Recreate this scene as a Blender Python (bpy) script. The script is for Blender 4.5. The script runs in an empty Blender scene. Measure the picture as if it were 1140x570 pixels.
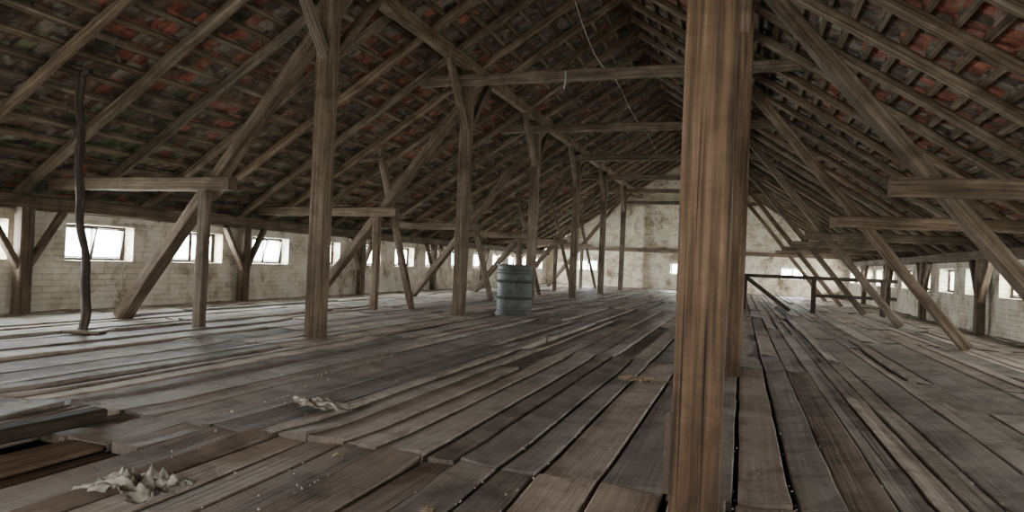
import bpy, math, random
from mathutils import Vector, Matrix, noise
R = random.Random(7)

# ------------------------------------------------------------------ layout
XR = -2.30; RIDGE = 5.90; SL = 0.65
XL, XRT = -8.95, 4.35
Y0, Y1 = -4.0, 32.0
PL, PR = -4.54, -0.06
TR0, TRS = 6.65, 4.14
def roofz(x): return RIDGE - SL*abs(x-XR)

# ------------------------------------------------------------------ mesh builder
class MB:
    def __init__(s): s.v=[]; s.f=[]; s.uv=[]; s.t=[]; s.sm=[]
    def face(s, idx, uvs, tint=(1,1,1), smooth=False):
        s.f.append(idx); s.uv.append(uvs); s.t.append(tint); s.sm.append(smooth)
    def obj(s, name, mat, parent=None):
        me = bpy.data.meshes.new(name); me.from_pydata([tuple(v) for v in s.v], [], s.f)
        me.attributes.new('grain','FLOAT_VECTOR','CORNER'); me.attributes.new('tint','FLOAT_COLOR','CORNER')
        uvf=[]; cf=[]
        for f,u,t in zip(s.f,s.uv,s.t):
            for k in range(len(f)):
                uvf += [u[k][0],u[k][1],0.0]; cf += [t[0],t[1],t[2],1.0]
        me.attributes['grain'].data.foreach_set('vector',uvf)
        me.attributes['tint'].data.foreach_set('color',cf)
        me.polygons.foreach_set('use_smooth', s.sm)
        me.materials.append(mat); me.update()
        o = bpy.data.objects.new(name, me); bpy.context.collection.objects.link(o)
        if parent: o.parent = parent
        return o

def rtint(a=0.72,b=1.25,warm=0.06):
    k=R.uniform(a,b); w=R.uniform(-warm,warm)
    return (k*(1+w),k,k*(1-w))

def beam(mb,p1,p2,w,h,up=(0,0,1),c=0.014,wob=0.006,tint=None,seg=0.35,bend=0.0,taper=1.0):
    p1=Vector(p1);p2=Vector(p2);d=p2-p1;L=d.length;d.normalize()
    up=Vector(up)
    if abs(d.dot(up))>0.97: up=Vector((0,1,0))
    sd=d.cross(up).normalized(); uv_=sd.cross(d).normalized()
    n=max(2,int(L/seg)); tint=tint or rtint()
    ou,ov=R.uniform(0,50),R.uniform(0,50); base=len(mb.v)
    sec=[(w/2,-h/2+c),(w/2,h/2-c),(w/2-c,h/2),(-w/2+c,h/2),(-w/2,h/2-c),(-w/2,-h/2+c),(-w/2+c,-h/2),(w/2-c,-h/2)]
    per=[0]
    for k in range(8):
        a=sec[k];b=sec[(k+1)%8];per.append(per[-1]+math.hypot(a[0]-b[0],a[1]-b[1]))
    sx=R.uniform(-1,1)
    for i in range(n+1):
        t=i/n; bo=math.sin(t*math.pi)*bend*L
        ce=p1+d*(L*t)+sd*(bo*sx)+uv_*(bo*(1-abs(sx))*0.6)
        k=1+(taper-1)*t
        for q,(a,b) in enumerate(sec):
            j=wob*noise.noise(Vector((ou+t*L*1.3,q*3.1,ov)))*1.6
            j2=wob*noise.noise(Vector((ov+t*L*1.7,q*5.1,ou)))*1.6
            mb.v.append(ce+sd*(a*k+j)+uv_*(b*k+j2))
    for i in range(n):
        for q in range(8):
            a=base+i*8+q;b=base+i*8+(q+1)%8;e=a+8;f=b+8
            u0=ou+L*i/n;u1=ou+L*(i+1)/n
            mb.face([a,b,f,e],[(u0,ov+per[q]),(u0,ov+per[q+1]),(u1,ov+per[q+1]),(u1,ov+per[q])],tint)
    for r,rev in ((0,True),(n,False)):
        idx=[base+r*8+q for q in range(8)]; us=[(ou+s_[0]*0.3,ov+s_[1]) for s_ in sec]
        if rev: idx=idx[::-1];us=us[::-1]
        mb.face(idx,us,tuple(x*0.8 for x in tint))

def box(mb,a,b,tint=(1,1,1)):
    x0,y0,z0=a;x1,y1,z1=b;n=len(mb.v)
    for p in ((x0,y0,z0),(x1,y0,z0),(x1,y1,z0),(x0,y1,z0),(x0,y0,z1),(x1,y0,z1),(x1,y1,z1),(x0,y1,z1)): mb.v.append(Vector(p))
    for f in ((0,3,2,1),(4,5,6,7),(0,1,5,4),(1,2,6,5),(2,3,7,6),(3,0,4,7)):
        idx=[n+i for i in f]
        mb.face(idx,[(mb.v[i][0]+mb.v[i][1],mb.v[i][2]) for i in idx],tint)

# ------------------------------------------------------------------ materials
def newmat(name):
    m=bpy.data.materials.new(name);m.use_nodes=True
    nt=m.node_tree; b=nt.nodes['Principled BSDF']; return m,nt,b
def ramp(nt,stops):
    r=nt.nodes.new('ShaderNodeValToRGB'); e=r.color_ramp.elements
    while len(e)<len(stops): e.new(0.5)
    for i,(p,c) in enumerate(stops): e[i].position=p; e[i].color=(*c,1)
    return r
def mix(nt,typ,fac,a,b):
    m=nt.nodes.new('ShaderNodeMix'); m.data_type='RGBA'; m.blend_type=typ
    for s,v in ((0,fac),(6,a),(7,b)):
        if isinstance(v,bpy.types.NodeSocket): nt.links.new(v,m.inputs[s])
        elif s==0: m.inputs[0].default_value=v
        else: m.inputs[s].default_value=(*v,1)
    return m.outputs[2]
def noi(nt,vec,scale,detail=5,dist=0.0,rough=0.55):
    n=nt.nodes.new('ShaderNodeTexNoise'); n.inputs['Scale'].default_value=scale
    n.inputs['Detail'].default_value=detail;n.inputs['Distortion'].default_value=dist;n.inputs['Roughness'].default_value=rough
    nt.links.new(vec,n.inputs['Vector']);return n.outputs['Fac']
def mapp(nt,vec,sc):
    m=nt.nodes.new('ShaderNodeMapping');m.inputs['Scale'].default_value=sc;nt.links.new(vec,m.inputs['Vector']);return m.outputs[0]
def coords(nt): return nt.nodes.new('ShaderNodeTexCoord').outputs

def wood(name,dark,mid,light,dust=0.0,dustcol=(.35,.33,.30),bump=0.5,rough=0.8,spec=.25):
    m,nt,b=newmat(name); tc=coords(nt)
    ga=nt.nodes.new('ShaderNodeAttribute'); ga.attribute_name='grain'; G=ga.outputs['Vector']
    g=noi(nt,mapp(nt,G,(1.1,34,1)),1.0,4,0.15,0.6)
    g2=noi(nt,mapp(nt,G,(0.9,5,1)),1.0,4,0.3)
    col=ramp(nt,[(0.28,dark),(0.5,mid),(0.74,light)]); nt.links.new(g,col.inputs[0])
    r2=ramp(nt,[(0.3,(0.58,0.56,0.54)),(0.65,(1.12,1.11,1.1))]); nt.links.new(g2,r2.inputs[0])
    c=mix(nt,'MULTIPLY',1.0,col.outputs[0],r2.outputs[0])
    ck=noi(nt,mapp(nt,G,(0.5,60,1)),1.0,1,0.1)
    rc=ramp(nt,[(0.28,(0.12,0.10,0.09)),(0.33,(1,1,1))]); nt.links.new(ck,rc.inputs[0])
    c=mix(nt,'MULTIPLY',0.85,c,rc.outputs[0])
    gn=noi(nt,tc['Object'],2.2,7,0.5,0.7)
    rg=ramp(nt,[(0.36,(.58,.56,.54)),(0.6,(1.08,1.08,1.08))]); nt.links.new(gn,rg.inputs[0])
    c=mix(nt,'MULTIPLY',1.0,c,rg.outputs[0])
    if dust>0:
        dn=noi(nt,tc['Object'],0.8,8,0.4,0.7)
        rd=ramp(nt,[(0.34,(0.15,0.15,0.15)),(0.62,(dust,dust,dust))]); nt.links.new(dn,rd.inputs[0])
        c=mix(nt,'MIX',rd.outputs[0],c,dustcol)
        sn=noi(nt,tc['Object'],3.5,6,0.3,0.7)
        rs=ramp(nt,[(0.33,(.55,.52,.50)),(0.52,(1.05,1.05,1.05))]); nt.links.new(sn,rs.inputs[0])
        c=mix(nt,'MULTIPLY',1.0,c,rs.outputs[0])
    at=nt.nodes.new('ShaderNodeAttribute'); at.attribute_name='tint'
    c=mix(nt,'MULTIPLY',1.0,c,at.outputs['Color'])
    nt.links.new(c,b.inputs['Base Color']); b.inputs['Roughness'].default_value=rough
    b.inputs['Specular IOR Level'].default_value=spec
    bp=nt.nodes.new('ShaderNodeBump');bp.inputs['Strength'].default_value=bump;bp.inputs['Distance'].default_value=0.008
    nt.links.new(g,bp.inputs['Height']);nt.links.new(bp.outputs[0],b.inputs['Normal'])
    return m
M_beam=wood('old_timber',(.050,.038,.028),(.150,.117,.086),(.265,.215,.165))
M_rafter=wood('rafter_timber',(.065,.050,.037),(.185,.148,.108),(.32,.265,.20))
M_floor=wood('floor_boards',(.050,.038,.031),(.170,.133,.111),(.30,.253,.220),dust=0.78,dustcol=(.385,.338,.302),bump=0.9,rough=0.68,spec=.28)
M_dark=wood('dark_timber',(.02,.014,.01),(.06,.045,.035),(.12,.095,.075))
M_bark=wood('bark',(.02,.015,.012),(.065,.05,.043),(.15,.12,.10),bump=1.0)

def wallmat(name,axis,tone=1.0,soft=0.0):
    m,nt,b=newmat(name); tc=coords(nt)
    sp=nt.nodes.new('ShaderNodeSeparateXYZ');nt.links.new(tc['Object'],sp.inputs[0])
    cb=nt.nodes.new('ShaderNodeCombineXYZ');nt.links.new(sp.outputs[axis],cb.inputs[0]);nt.links.new(sp.outputs[2],cb.inputs[1])
    br=nt.nodes.new('ShaderNodeTexBrick');nt.links.new(cb.outputs[0],br.inputs['Vector'])
    br.inputs['Scale'].default_value=1.0;br.inputs['Brick Width'].default_value=0.27;br.inputs['Row Height'].default_value=0.085
    br.inputs['Mortar Size'].default_value=0.008;br.inputs['Mortar Smooth'].default_value=0.6
    k=tone
    def L(a,bb): return tuple((x*(1-soft)+y*soft)*k for x,y in zip(a,bb))+(1,)
    avg=(.60,.56,.48)
    br.inputs['Color1'].default_value=L((.72,.66,.53),avg);br.inputs['Color2'].default_value=L((.54,.48,.37),avg);br.inputs['Mortar'].default_value=L((.36,.32,.25),avg)
    n=noi(nt,tc['Object'],1.1,9,0.5,0.68)
    r=ramp(nt,[(0.36,(.36,.29,.22)),(0.49,(.88,.85,.80)),(0.7,(1.2,1.2,1.18))]);nt.links.new(n,r.inputs[0])
    c=mix(nt,'MULTIPLY',1.0,br.outputs['Color'],r.outputs[0])
    n2=noi(nt,tc['Object'],2.3,7,0.4,0.66)
    r2=ramp(nt,[(0.45,(0,0,0)),(0.56,(.75,.75,.75))]);nt.links.new(n2,r2.inputs[0])
    c=mix(nt,'MIX',r2.outputs[0],c,(.74*k,.71*k,.62*k))
    nt.links.new(c,b.inputs['Base Color']);b.inputs['Roughness'].default_value=.95
    bp=nt.nodes.new('ShaderNodeBump');bp.inputs['Strength'].default_value=.8;bp.inputs['Distance'].default_value=.025
    ad=nt.nodes.new('ShaderNodeMath');ad.operation='MULTIPLY_ADD';nt.links.new(br.outputs['Fac'],ad.inputs[0]);ad.inputs[1].default_value=-(1-soft);nt.links.new(n,ad.inputs[2])
    nt.links.new(ad.outputs[0],bp.inputs['Height']);nt.links.new(bp.outputs[0],b.inputs['Normal'])
    return m
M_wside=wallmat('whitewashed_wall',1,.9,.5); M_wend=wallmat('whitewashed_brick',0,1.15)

m,nt,b=newmat('clay_tiles'); tc=coords(nt)
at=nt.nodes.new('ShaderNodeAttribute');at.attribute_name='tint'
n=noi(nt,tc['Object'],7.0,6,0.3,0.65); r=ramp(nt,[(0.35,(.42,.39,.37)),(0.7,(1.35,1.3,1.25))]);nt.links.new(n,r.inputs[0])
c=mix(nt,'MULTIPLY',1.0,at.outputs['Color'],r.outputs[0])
n2=noi(nt,tc['Object'],4.5,7,0.6,0.7); r2=ramp(nt,[(0.53,(0,0,0)),(0.60,(.65,.65,.65))]);nt.links.new(n2,r2.inputs[0])
c=mix(nt,'MIX',r2.outputs[0],c,(.28,.262,.23))
nt.links.new(c,b.inputs['Base Color']);b.inputs['Roughness'].default_value=.9
M_tile=m

def plain(name,col,rough=.7,metal=0.0,var=0.3,scale=6):
    m,nt,b=newmat(name);tc=coords(nt);n=noi(nt,tc['Object'],scale,6,.3,.65)
    r=ramp(nt,[(0.3,tuple(x*(1-var) for x in col)),(0.7,tuple(x*(1+var) for x in col))]);nt.links.new(n,r.inputs[0])
    nt.links.new(r.outputs[0],b.inputs['Base Color']);b.inputs['Roughness'].default_value=rough;b.inputs['Metallic'].default_value=metal
    return m
M_sub=plain('dark_subfloor',(.02,.016,.013),.95)
M_grass=plain('grass',(.10,.17,.05),.95,scale=1)
M_plastic=plain('dirty_plastic_film',(.24,.225,.195),.45,scale=14,var=.55)
M_straw=plain('straw_paper',(.27,.21,.13),.9,scale=20)
M_chip=plain('plaster_chips',(.34,.315,.28),.9,scale=20)
M_iron=plain('rusty_iron',(.07,.05,.04),.6,.6,scale=30)
M_wire=plain('grey_cable',(.45,.44,.42),.6)

# ------------------------------------------------------------------ floor
mb=MB(); x=XL-0.02; seams=[]
rowj=[2.95+4.14*k for k in range(-2,8)]
while x<XRT+0.02:
    w=R.choice((.15,.18,.2,.22,.24,.28)); x2=min(x+w,XRT+.05); seams.append(x)
    js=[Y0]+sorted(j+(R.choice((0,0,0,0,-1.3,1.1)) if j>4 else 0)+R.uniform(-.02,.02) for j in rowj if Y0+.5<j<Y1-1)+[Y1]
    for a,bb in zip(js[:-1],js[1:]):
        if bb-a<.2: continue
        segs=[(a+.006,bb-.006)]
        if x2>-3.10 and x<-2.62 and a<2.3:
            segs=[(a,1.0),(2.48,bb-.006)] if bb>2.6 else segs
        for s0,s1 in segs:
            if s1-s0<.1: continue
            z=R.uniform(-.012,.012); tl=R.uniform(-.012,.012); g=R.uniform(.005,.018)
            if R.random()<.10: g+=.014
            ti=rtint(.66,1.22,.05); nn=max(2,int((s1-s0)/.35)); base=len(mb.v); ou,ov=R.uniform(0,90),R.uniform(0,90)
            curl=R.uniform(-.001,.007)
            for i in range(nn+1):
                y=s0+(s1-s0)*i/nn; wv=.007*noise.noise(Vector((x*3,y*.9,1)))
                lift=R.uniform(0,.022) if i in (0,nn) else 0
                e1=.009*noise.noise(Vector((x*7,y*3,4)));e2=.009*noise.noise(Vector((x2*7,y*3,8)))
                zz=z+wv+lift
                mb.v += [Vector((x+g+e1,y,-.035)),Vector((x+g+e1,y,zz-tl+curl-.004)),Vector((x+g+.006+e1,y,zz-tl+curl)),Vector(((x+x2)/2,y,zz)),
                         Vector((x2-g-.006+e2,y,zz+tl+curl)),Vector((x2-g+e2,y,zz+tl+curl-.004)),Vector((x2-g+e2,y,-.035))]
            pv=[0,.03,.036,.036+w/2,.036+w,.042+w,.07+w]
            for i in range(nn):
                u0=ou+(s1-s0)*i/nn;u1=ou+(s1-s0)*(i+1)/nn
                for q in range(6):
                    A=base+i*7+q
                    mb.face([A,A+1,A+8,A+7],[(u0,ov+pv[q]),(u0,ov+pv[q+1]),(u1,ov+pv[q+1]),(u1,ov+pv[q])],ti)
            for rr in (0,nn):
                idx=[base+rr*7+q for q in range(7)]
                mb.face(idx,[(ou,ov+p) for p in pv],tuple(t*.5 for t in ti))
    x=x2
mb.obj('floor',M_floor)
mb=MB(); box(mb,(XL-.4,Y0-.3,-.30),(XRT+.4,Y1+.3,-.09)); mb.obj('floor_base',M_sub)
mb=MB(); beam(mb,(-3.22,1.0,.055),(-3.17,2.74,.055),.11,.075,tint=(.8,.8,.8)); mb.obj('loose_plank',M_dark)
mb=MB(); beam(mb,(-2.97,.9,-.015),(-2.93,2.46,-.015),.24,.04,tint=(.85,.75,.68)); mb.obj('loose_plank',M_beam)
mb=MB(); beam(mb,(-2.74,.9,-.055),(-2.73,2.46,-.055),.2,.04,tint=(.7,.6,.55)); mb.obj('loose_plank',M_beam)

# ------------------------------------------------------------------ walls with window openings
WZ0,WZ1=.70,1.22; WW=1.12; WT=.35
winL=[7.62+1.92*k for k in range(-5,13) if Y0+.8<7.62+1.92*k<Y1-.7]
winR=[7.9+1.92*k for k in range(-5,13) if Y0+.8<7.9+1.92*k<Y1-.7]
def sidewall(name,xi,s,wins):
    xo=xi+s*WT; a,b_=min(xi,xo),max(xi,xo); mb=MB()
    box(mb,(a,Y0,-.1),(b_,Y1,WZ0)); box(mb,(a,Y0,WZ1),(b_,Y1,1.36))
    xc=xo-s*.12; box(mb,(min(xo,xc),Y0,1.36),(max(xo,xc),Y1,1.53))
    y=Y0
    for c in wins:
        box(mb,(a,y,WZ0),(b_,c-WW/2,WZ1)); y=c+WW/2
    box(mb,(a,y,WZ0),(b_,Y1,WZ1))
    mb.obj(name,M_wside)
sidewall('wall_left',XL,-1,winL); sidewall('wall_right',XRT,1,winR)

def gable(name,ya,yb,wins,mat,zw=(.72,1.22)):
    mb=MB(); xa,xb=XL-WT,XRT+WT
    box(mb,(xa,ya,-.1),(xb,yb,zw[0])); x=xa
    for c,w in wins:
        box(mb,(x,ya,zw[0]),(c-w/2,yb,zw[1])); x=c+w/2
    box(mb,(x,ya,zw[0]),(xb,yb,zw[1]))
    pts=[(xa,zw[1]),(xb,zw[1]),(xb,roofz(xb)+.12),(XR,RIDGE+.16),(xa,roofz(xa)+.12)]
    n=len(mb.v)
    for yy in (ya,yb):
        for p in pts: mb.v.append(Vector((p[0],yy,p[1])))
    mb.face([n+i for i in range(5)],pts); mb.face([n+9-i for i in range(5)],pts[::-1])
    for i in range(5):
        j=(i+1)%5; mb.face([n+i,n+5+i,n+5+j,n+j],[(0,0),(1,0),(1,1),(0,1)])
    return mb.obj(name,mat)
gable('wall_end',Y1,Y1+.35,[(-6.95,1.0),(-2.75,.6),(2.15,1.0)],M_wend)
gable('wall_back',Y0-.35,Y0,[(-6.3,1.0),(-2.3,2.4),(2.0,1.0)],M_wend,zw=(.72,1.3))
mb=MB(); box(mb,(-4.75,Y1-.24,0.02),(-4.3,Y1-.005,3.8)); mb.obj('brick_pilaster',M_wend)

# ------------------------------------------------------------------ windows
m,nt,b=newmat('dusty_glass')
nt.nodes.remove(b); out=nt.nodes['Material Output']
tr=nt.nodes.new('ShaderNodeBsdfTransparent');tr.inputs[0].default_value=(.93,.96,.93,1)
df=nt.nodes.new('ShaderNodeBsdfTranslucent');df.inputs[0].default_value=(.8,.82,.78,1)
ms=nt.nodes.new('ShaderNodeMixShader');ms.inputs[0].default_value=.12
nt.links.new(tr.outputs[0],ms.inputs[1]);nt.links.new(df.outputs[0],ms.inputs[2]);nt.links.new(ms.outputs[0],out.inputs[0])
M_glass=m
wn=0
def window(cx,cy,along,s,width,z0=WZ0,z1=WZ1,openable=False):
    global wn; wn+=1
    e=bpy.data.objects.new('window_%d'%wn,None); bpy.context.collection.objects.link(e)
    def P(a,dep,z): return (cx+s*dep,cy+a,z) if along=='y' else (cx+a,cy+s*dep,z)
    mb=MB(); hw=width/2-.02; D=.2
    T=(.75,.72,.68)
    for a in (-hw,hw): beam(mb,P(a,D,z0),P(a,D,z1),.035,.05,c=.005,wob=.001,tint=T)
    for z in (z0+.02,z1-.02): beam(mb,P(-hw,D,z),P(hw,D,z),.05,.035,c=.005,wob=.001,tint=T)
    beam(mb,P(0,D,z0+.03),P(0,D,z1-.03),.022,.04,c=.005,wob=.001,tint=T)
    mb.obj('frame',M_dark,e)
    tl=.13 if openable else .0
    mb=MB(); g=MB(); zb,zt=z0+.05,z1-.05
    for a0,a1 in ((-hw+.03,-.02),(.02,hw-.03)):
        k=tl if a0<0 else tl*.5
        for a in (a0,a1): beam(mb,P(a,D,zb),P(a,D-k,zt),.016,.02,c=.003,wob=.001,tint=T)
        beam(mb,P(a0,D,zb),P(a1,D,zb),.018,.018,c=.003,wob=.001,tint=T)
        beam(mb,P(a0,D-k,zt),P(a1,D-k,zt),.018,.018,c=.003,wob=.001,tint=T)
        n=len(g.v)
        for p in (P(a0,D,zb),P(a1,D,zb),P(a1,D-k,zt),P(a0,D-k,zt)): g.v.append(Vector(p))
        g.face([n,n+1,n+2,n+3],[(0,0),(1,0),(1,1),(0,1)])
    mb.obj('sash',M_dark,e); g.obj('glass',M_glass,e)
def daylight_or_fill(loc,dirv,w,h,power,col=(.97,.985,1)):
    l=bpy.data.lights.new('window_or_fill_light','AREA');l.shape='RECTANGLE';l.size=w;l.size_y=h;l.energy=power;l.color=col
    o=bpy.data.objects.new('window_or_fill_light',l);bpy.context.collection.objects.link(o)
    o.location=loc; o.rotation_euler=Vector(dirv).to_track_quat('-Z','Y').to_euler(); return o
PW=235
for i,c in enumerate(winL):
    window(XL,c,'y',-1,WW,openable=(i%2==1)); daylight_or_fill((XL-.50,c,1.02),(1,0,-.12),1.25,.65,PW*(1.9 if c>24 else 1)*(.45 if c<3 else 1))
for i,c in enumerate(winR):
    window(XRT,c,'y',1,WW,openable=(i%3==0)); daylight_or_fill((XRT+.50,c,1.02),(-1,0,-.12),1.25,.65,PW*.5*(2.6 if c>24 else 1)*(.5 if c<3 else 1),(1,.98,.94))
for c,w in ((-6.95,1.0),(-2.75,.6),(2.15,1.0)):
    window(c,Y1,'x',1,w,z1=1.22); daylight_or_fill((c,Y1+.5,1.05),(0,-1,-.2),w,.5,PW*.8)
for c,w in ((-6.3,1.0),(-2.3,2.4),(2.0,1.0)):
    window(c,Y0,'x',-1,w,z1=1.3)

# ------------------------------------------------------------------ roof covering
nx=1/math.sqrt(1+SL*SL); nz=SL*nx
def rp(side,s,off,y):
    return Vector((XR+side*(s*nx+off*nz), y, RIDGE-s*nz+off*nx))
mb=MB(); SLEN=(XRT-XR+.55)/nx; CH=.30
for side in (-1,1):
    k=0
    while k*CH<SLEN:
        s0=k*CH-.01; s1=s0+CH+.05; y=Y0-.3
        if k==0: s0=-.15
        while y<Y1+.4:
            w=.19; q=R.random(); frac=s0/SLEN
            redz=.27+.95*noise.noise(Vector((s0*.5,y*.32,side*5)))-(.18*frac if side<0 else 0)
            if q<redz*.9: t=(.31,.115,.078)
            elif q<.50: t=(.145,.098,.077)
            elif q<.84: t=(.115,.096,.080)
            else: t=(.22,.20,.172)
            if side<0 and frac>.55 and R.random()<(frac-.55)*.9: t=(.12,.132,.078)  # greenish light at the left eaves, painted into the tile colour
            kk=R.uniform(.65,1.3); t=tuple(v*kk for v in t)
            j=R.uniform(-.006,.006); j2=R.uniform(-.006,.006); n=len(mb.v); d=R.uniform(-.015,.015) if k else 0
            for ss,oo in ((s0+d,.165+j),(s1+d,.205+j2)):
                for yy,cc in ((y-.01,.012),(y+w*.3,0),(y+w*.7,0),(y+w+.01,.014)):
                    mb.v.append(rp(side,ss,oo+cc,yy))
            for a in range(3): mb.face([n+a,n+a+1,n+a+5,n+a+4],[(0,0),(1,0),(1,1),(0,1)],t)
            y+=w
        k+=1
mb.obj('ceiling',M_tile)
mb=MB()
for side in (-1,1):
    n=len(mb.v)
    for s,y in ((-.2,Y0-.4),(SLEN+.2,Y0-.4),(SLEN+.2,Y1+.4),(-.2,Y1+.4)): mb.v.append(rp(side,s,.27,y))
    mb.face([n,n+1,n+2,n+3],[(0,0),(1,0),(1,1),(0,1)])
mb.obj('roof_leak_blocker',M_sub)  # unseen sheet above the tiles, added to stop sky light leaking in
mb=MB(); k=0
while k*CH<SLEN-.1:
    for side in (-1,1):
        s=k*CH+.06; y=Y0
        while y<Y1:
            ye=min(y+4.14,Y1)
            a=rp(side,s+R.uniform(-.012,.012),.142,y);b_=rp(side,s+R.uniform(-.012,.012),.142,ye)
            beam(mb,a,b_,.07,.045,up=(side*nz,0,nx),c=.004,wob=.004,seg=1.0,tint=rtint(.65,1.2)); y=ye
    k+=1
mb.obj('roof_battens',M_rafter)
mb=MB(); y=TR0-.25-1.035*10
while y<Y1-.1:
    if y>Y0+.2:
        for side in (-1,1):
            t=rtint(.8,1.35); w=R.uniform(.10,.13)
            beam(mb,rp(side,0.02,.058,y+R.uniform(-.04,.04)),rp(side,(XRT-XR+.3)/nx,.058,y+R.uniform(-.06,.06)),w,.125,
                 up=(side*nz,0,nx),c=.03,wob=.012,bend=.003,tint=t,seg=.4)
    y+=1.035
mb.obj('roof_rafters',M_rafter)

# ------------------------------------------------------------------ purlins, plates
for px,sd in ((PL,1),(PR,-1)):
    mb=MB(); beam(mb,(px,Y0,4.27),(px,Y1,4.27),.17,.19,wob=.014,tint=(1.3,1.24,1.15)); mb.obj('purlin_beam',M_beam)
for xi,s in ((XL,1),(XRT,-1)):
    mb=MB(); beam(mb,(xi+s*.02,Y0,1.46),(xi+s*.02,Y1,1.46),.2,.19,wob=.01,tint=(.8,.78,.75)); mb.obj('wall_plate_beam',M_beam)
mb=MB(); beam(mb,(XL+.1,Y1-.34,1.75),(XRT-.1,Y1-.34,1.75),.16,.16); beam(mb,(PL-.7,Y1-.34,3.95),(PR+.7,Y1-.34,3.95),.14,.16); mb.obj('gable_tie_beam',M_beam)

# ------------------------------------------------------------------ trusses
def post(x,y,z1,w,d,tint=None):
    mb=MB(); beam(mb,(x,y,0),(x,y,z1),w,d,c=.012,wob=.008,tint=tint); return mb
for k in range(-2,6):
    Y=TR0+TRS*k
    if Y<Y0+.4: continue
    for px,s in ((PL,-1),(PR,1)):
        yy=Y; xx=px
        if k==-1 and s==1: yy=2.70; xx=-.135
        mb=post(xx,yy,4.18,.185,.19,tint=(.84,.72,.62) if s==1 and k<1 else rtint(.8,1.1))
        for dy in (-1,1):
            L=.85+R.uniform(-.1,.1)
            beam(mb,(xx,yy+dy*.06,3.18),(xx,yy+dy*(L+.05),4.2),.1,.12,up=(1,0,0),tint=rtint(.8,1.2))
        mb.obj('wooden_post',M_beam)
    mb=MB(); beam(mb,(XR-3.05,Y-.17,3.98),(XR+3.02,Y-.17,3.99),.12,.17,wob=.01,tint=rtint(1.15,1.45)); mb.obj('collar_beam',M_beam)
    for s,px in ((-1,PL),(1,PR)):
        foot=XR+s*5.3
        mb=MB(); beam(mb,(foot,Y+.18,0.02),(XR+s*2.1,Y+.18,4.05),.13,.2,up=(0,1,0),wob=.01,tint=rtint(.9,1.25)); mb.obj('raking_strut',M_beam)
        mb=MB(); beam(mb,(XR+s*6.42,Y+.02,1.72),(XR+s*3.5,Y+.02,1.74),.15,.16,wob=.012,tint=rtint(.9,1.2)); mb.obj('tie_beam',M_beam)
        wx=(XL+.17) if s<0 else (XRT-.17)
        mb=post(wx,Y-.3,1.38,.15,.17,tint=rtint(.7,1.0))
        for dy in (-1,1): beam(mb,(wx,Y-.3+dy*.05,.6),(wx,Y-.3+dy*.52,1.36),.08,.11,up=(1,0,0),tint=rtint(.7,1.0))
        mb.obj('wall_post',M_beam)
    mb=post(-6.17,Y-.02,1.64,.12,.12,tint=rtint(.8,1.1)); mb.obj('short_post',M_beam)
    if k>=1:
        mb=MB(); beam(mb,(-5.62,Y+.38,0),(-6.42,Y+.38,2.95),.1,.11,tint=rtint(.9,1.2))
        beam(mb,(-6.75,Y+.33,2.72),(-6.15,Y+.37,2.80),.06,.05); mb.obj('leaning_strut',M_beam)

mb=MB(); beam(mb,(-.232,2.595,.12),(-.232,2.595,.42),.024,.012,c=.002,wob=.001); mb.obj('iron_strap',M_iron)

# ------------------------------------------------------------------ crooked bark pole
mb=MB(); n=26; sg=10
pts=[]
for i in range(n+1):
    t=i/n; pts.append(Vector((-6.5-.22*t+.022*math.sin(t*11)+.016*math.sin(t*27),5.37+.03*math.sin(t*7),2.70*t+.045)))
for i,p in enumerate(pts):
    t=i/n; r=.045-.007*t+.014*noise.noise(Vector((0,0,t*18)))
    for q in range(sg):
        a=q/sg*2*math.pi; rr=r*(1+.25*noise.noise(Vector((math.cos(a)*2,math.sin(a)*2,t*14))))
        mb.v.append(p+Vector((math.cos(a)*rr,math.sin(a)*rr,0)))
for i in range(n):
    for q in range(sg):
        a=i*sg+q;b_=i*sg+(q+1)%sg
        mb.face([a,b_,b_+sg,a+sg],[(i*.1,q*.03),(i*.1,q*.03+.03),(i*.1+.1,q*.03+.03),(i*.1+.1,q*.03)],(1,1,1),True)
mb.face([n*sg+q for q in range(sg)],[(0,0)]*sg)
beam(mb,pts[12],pts[12]+Vector((.09,-.03,.12)),.025,.025,c=.006); beam(mb,pts[19],pts[19]+Vector((-.08,-.02,.10)),.022,.022,c=.006)
beam(mb,pts[-1]+Vector((-.12,0,-.05)),pts[-1]+Vector((.13,0,.02)),.05,.05,c=.01)
mb.obj('crooked_branch_prop',M_bark)
mb=MB(); beam(mb,(-6.66,5.28,.022),(-6.28,5.42,.022),.14,.03); mb.obj('base_board',M_beam)

# ------------------------------------------------------------------ steel drum
m,nt,b=newmat('galvanised_drum');tc=coords(nt)
n=noi(nt,mapp(nt,tc['Object'],(3,3,2)),1.5,7,.4,.68);r=ramp(nt,[(.3,(.030,.033,.033)),(.5,(.060,.066,.067)),(.68,(.11,.118,.118))]);nt.links.new(n,r.inputs[0])
n2=noi(nt,tc['Object'],5,6,.5,.7);r2=ramp(nt,[(.58,(0,0,0)),(.68,(.8,.8,.8))]);nt.links.new(n2,r2.inputs[0])
c=mix(nt,'MIX',r2.outputs[0],r.outputs[0],(.06,.04,.03));nt.links.new(c,b.inputs['Base Color'])
b.inputs['Metallic'].default_value=.0;b.inputs['Roughness'].default_value=.6;b.inputs['Specular IOR Level'].default_value=.4
mb=MB(); RD=.315; H=.90; prof=[(0,.015),(RD-.012,.015),(RD-.01,0),(RD+.010,0),(RD+.010,.025),(RD-.004,.035)]
def rib(z,h=.022,o=.026): return [(RD-.004,z-h*1.2),(RD+o*.7,z-h*.6),(RD+o,z),(RD+o*.7,z+h*.6),(RD-.004,z+h*1.2)]
prof+=rib(.09,.012,.008)+rib(.14,.012,.008)+rib(.31)+rib(.60)+rib(.74,.012,.008)+rib(.79,.012,.008)
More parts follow.
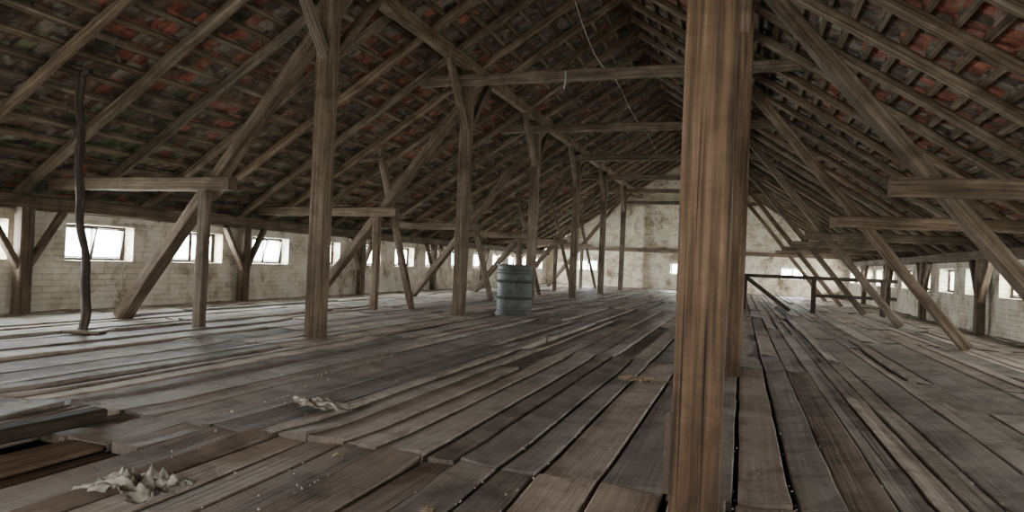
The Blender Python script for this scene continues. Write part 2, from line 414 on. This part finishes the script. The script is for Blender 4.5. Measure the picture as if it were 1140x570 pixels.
prof+=[(RD-.004,H-.035),(RD+.012,H-.026),(RD+.015,H-.006),(RD+.004,H),(RD-.010,H-.004),(RD-.014,H-.03),(0,H-.028)]
S=72
for (rr,z) in prof:
    for q in range(S):
        a=q/S*2*math.pi; dd=1-.03*max(0,noise.noise(Vector((math.cos(a)*1.5,math.sin(a)*1.5,z*3))))*(1 if .05<z<.85 else 0)
        mb.v.append(Vector((rr*dd*math.cos(a),rr*dd*math.sin(a),z)))
for i in range(len(prof)-1):
    for q in range(S):
        a=i*S+q;b_=i*S+(q+1)%S; mb.face([a,b_,b_+S,a+S],[(0,0)]*4,(1,1,1),False)
o=mb.obj('steel_drum',M_iron); o.data.materials[0]=m; o.location=(-3.80,11.55,.012)
mb=MB()
for bx,br in ((.2,.035),(-.2,.02)):
    nn=len(mb.v)
    for zz in (H-.028,H-.008):
        for q in range(16): mb.v.append(Vector((bx+br*math.cos(q*math.pi/8),br*math.sin(q*math.pi/8),zz)))
    for q in range(16): mb.face([nn+q,nn+(q+1)%16,nn+16+(q+1)%16,nn+16+q],[(0,0)]*4)
    mb.face([nn+16+q for q in range(16)],[(0,0)]*16)
mb.obj('bung_caps',M_iron,o)

# ------------------------------------------------------------------ railing round the stair opening
mb=MB()
for xx in (.12,1.75,3.3): beam(mb,(xx,18.6,0),(xx,18.6,.9),.11,.11)
beam(mb,(.05,18.6,.88),(3.6,18.6,.88),.07,.09,c=.008); beam(mb,(1.75,18.6,.45),(3.6,18.6,.45),.05,.08,c=.008)
beam(mb,(.15,18.52,.82),(1.2,18.52,.03),.06,.10,c=.008)
mb.obj('stair_railing',M_dark)

# ------------------------------------------------------------------ scraps on the floor
def crumple(name,cx,cy,w,d,h,rot,mat,seed,n=30):
    mb=MB()
    def ridge(p): return (1-min(1,abs(noise.noise(p))*2.6))**2
    for i in range(n+1):
        for j in range(n+1):
            u=i/n-.5;v=j/n-.5
            ed=1+.45*noise.noise(Vector((u*3+seed,v*3,seed)))
            X=u*w*ed+.03*noise.noise(Vector((u*9,v*9,seed+3)));Yv=v*d*ed+.03*noise.noise(Vector((u*9,v*9,seed+9)))
            fall=max(0,1-(2*math.hypot(u,v))**2*.9)
            rdg=.45*ridge(Vector((u*3.2+seed,v*3.2,2)))+.35*ridge(Vector((u*7,v*7+seed,5)))+.2*ridge(Vector((u*15,v*15+seed,9)))
            z=.022+h*rdg*(.15+fall)
            c_,s_=math.cos(rot),math.sin(rot)
            mb.v.append(Vector((cx+X*c_-Yv*s_,cy+X*s_+Yv*c_,z)))
    for i in range(n):
        for j in range(n):
            u=(i+.5)/n-.5;v=(j+.5)/n-.5
            an=math.atan2(v,u)
            if math.hypot(u,v)>.40+.14*noise.noise(Vector((math.cos(an)*1.8,math.sin(an)*1.8,seed))): continue
            a=i*(n+1)+j; mb.face([a,a+n+1,a+n+2,a+1],[(0,0)]*4,(1,1,1),True)
    return mb.obj(name,mat)
crumple('crumpled_plastic_sheet',-2.16,2.04,.50,.32,.085,.3,M_plastic,3.3,60)
crumple('torn_plastic_scrap',-2.42,3.62,.62,.24,.05,-.2,M_plastic,8.1,40)
crumple('straw_clump',-.74,5.68,.46,.22,.05,.1,M_straw,5.2)
crumple('paper_scrap',-1.72,2.75,.07,.07,.03,.1,M_straw,1.2,8)
crumple('paper_scrap',-1.05,2.3,.06,.05,.03,.1,M_straw,2.9,8)
crumple('paper_scrap',-1.75,12.0,.5,.3,.05,.1,M_plastic,4.9,14)
crumple('paper_scrap',-3.1,12.4,.7,.35,.05,.5,M_plastic,6.9,14)
mb=MB()
for i in range(1900):
    if i<220:
        cy=R.uniform(1.6,12); cx=R.uniform(-1-cy*.75,-.2+cy*.35); s=R.uniform(.002,.005)*(1.8 if R.random()<.05 else 1); zo=.010
    else:
        cy=1.6+10*R.random()**1.2; cx=R.choice([q for q in seams if -1-cy*.75<q<.4+cy*.5])
        if noise.noise(Vector((cx*2.1,cy*.5,3)))<.02: continue
        cx+=R.gauss(0,.008); s=R.uniform(.0015,.004); zo=.002
    cx=max(XL+.3,min(XRT-.3,cx))
    if -3.3<cx<-2.6 and cy<2.6: continue
    n=len(mb.v); k=R.choice((4,5,6)); a0=R.random()*6
    for zz in (zo,zo+.005+s*.4):
        for q in range(k):
            a=a0+q/k*6.283; rr=s*(1.0 if zz==zo else .7)*(.8+.5*((q*7+i)%3)/3); mb.v.append(Vector((cx+rr*math.cos(a)*1.3,cy+rr*math.sin(a),zz)))
    for q in range(k): mb.face([n+q,n+(q+1)%k,n+k+(q+1)%k,n+k+q],[(0,0)]*4)
    mb.face([n+k+q for q in range(k)],[(0,0)]*k)
mb.obj('floor_debris',M_chip)

# ------------------------------------------------------------------ hanging wires
def wire(name,pts,r=.006):
    cu=bpy.data.curves.new(name,'CURVE');cu.dimensions='3D';cu.bevel_depth=r;cu.bevel_resolution=2
    sp=cu.splines.new('NURBS');sp.points.add(len(pts)-1);sp.use_endpoint_u=True;sp.order_u=3
    for p,q in zip(sp.points,pts): p.co=(*q,1)
    cu.materials.append(M_wire); o=bpy.data.objects.new(name,cu);bpy.context.collection.objects.link(o)
wire('hanging_wire',[(-2.4,6.7,5.2),(-2.35,8.2,5.0),(-2.3,10.4,4.15),(-2.35,12.6,4.5),(-2.3,14.7,4.15),(-2.3,17,4.3),(-2.3,19,4.1)])
wire('hanging_wire',[(-2.75,10.45,4.0),(-2.72,10.4,3.85),(-2.75,10.4,3.72)],.012)

# ------------------------------------------------------------------ outside
mb=MB()
for p in ((-80,-60,-3.2),(80,-60,-3.2),(80,100,-3.2),(-80,100,-3.2)): mb.v.append(Vector(p))
mb.face([0,1,2,3],[(0,0)]*4); mb.obj('ground',M_grass)
w=bpy.data.worlds.new('overcast_sky');bpy.context.scene.world=w;w.use_nodes=True
bg=w.node_tree.nodes['Background'];bg.inputs[0].default_value=(.92,.96,1,1);bg.inputs[1].default_value=16.0

# added fill lamp, unseen behind the viewer, inside the gable end
daylight_or_fill((-2.3,Y0+.15,1.6),(0,1,.30),6.0,1.8,600,(1,.95,.88))

# ------------------------------------------------------------------ camera
th=math.atan(255/760); p=math.radians(.51); ro=.044
f=Vector((-math.sin(th)*math.cos(p),math.cos(th)*math.cos(p),math.sin(p)))
r=Vector((math.cos(th),math.sin(th),0)); u=r.cross(f)
r2=r*math.cos(ro)+u*math.sin(ro); u2=u*math.cos(ro)-r*math.sin(ro)
cd=bpy.data.cameras.new('camera');cd.sensor_width=36;cd.lens=24;cd.clip_start=.05;cd.clip_end=300
co=bpy.data.objects.new('camera',cd);bpy.context.collection.objects.link(co)
co.matrix_world=Matrix(((r2.x,u2.x,-f.x,0),(r2.y,u2.y,-f.y,0),(r2.z,u2.z,-f.z,.95),(0,0,0,1)))
bpy.context.scene.camera=co
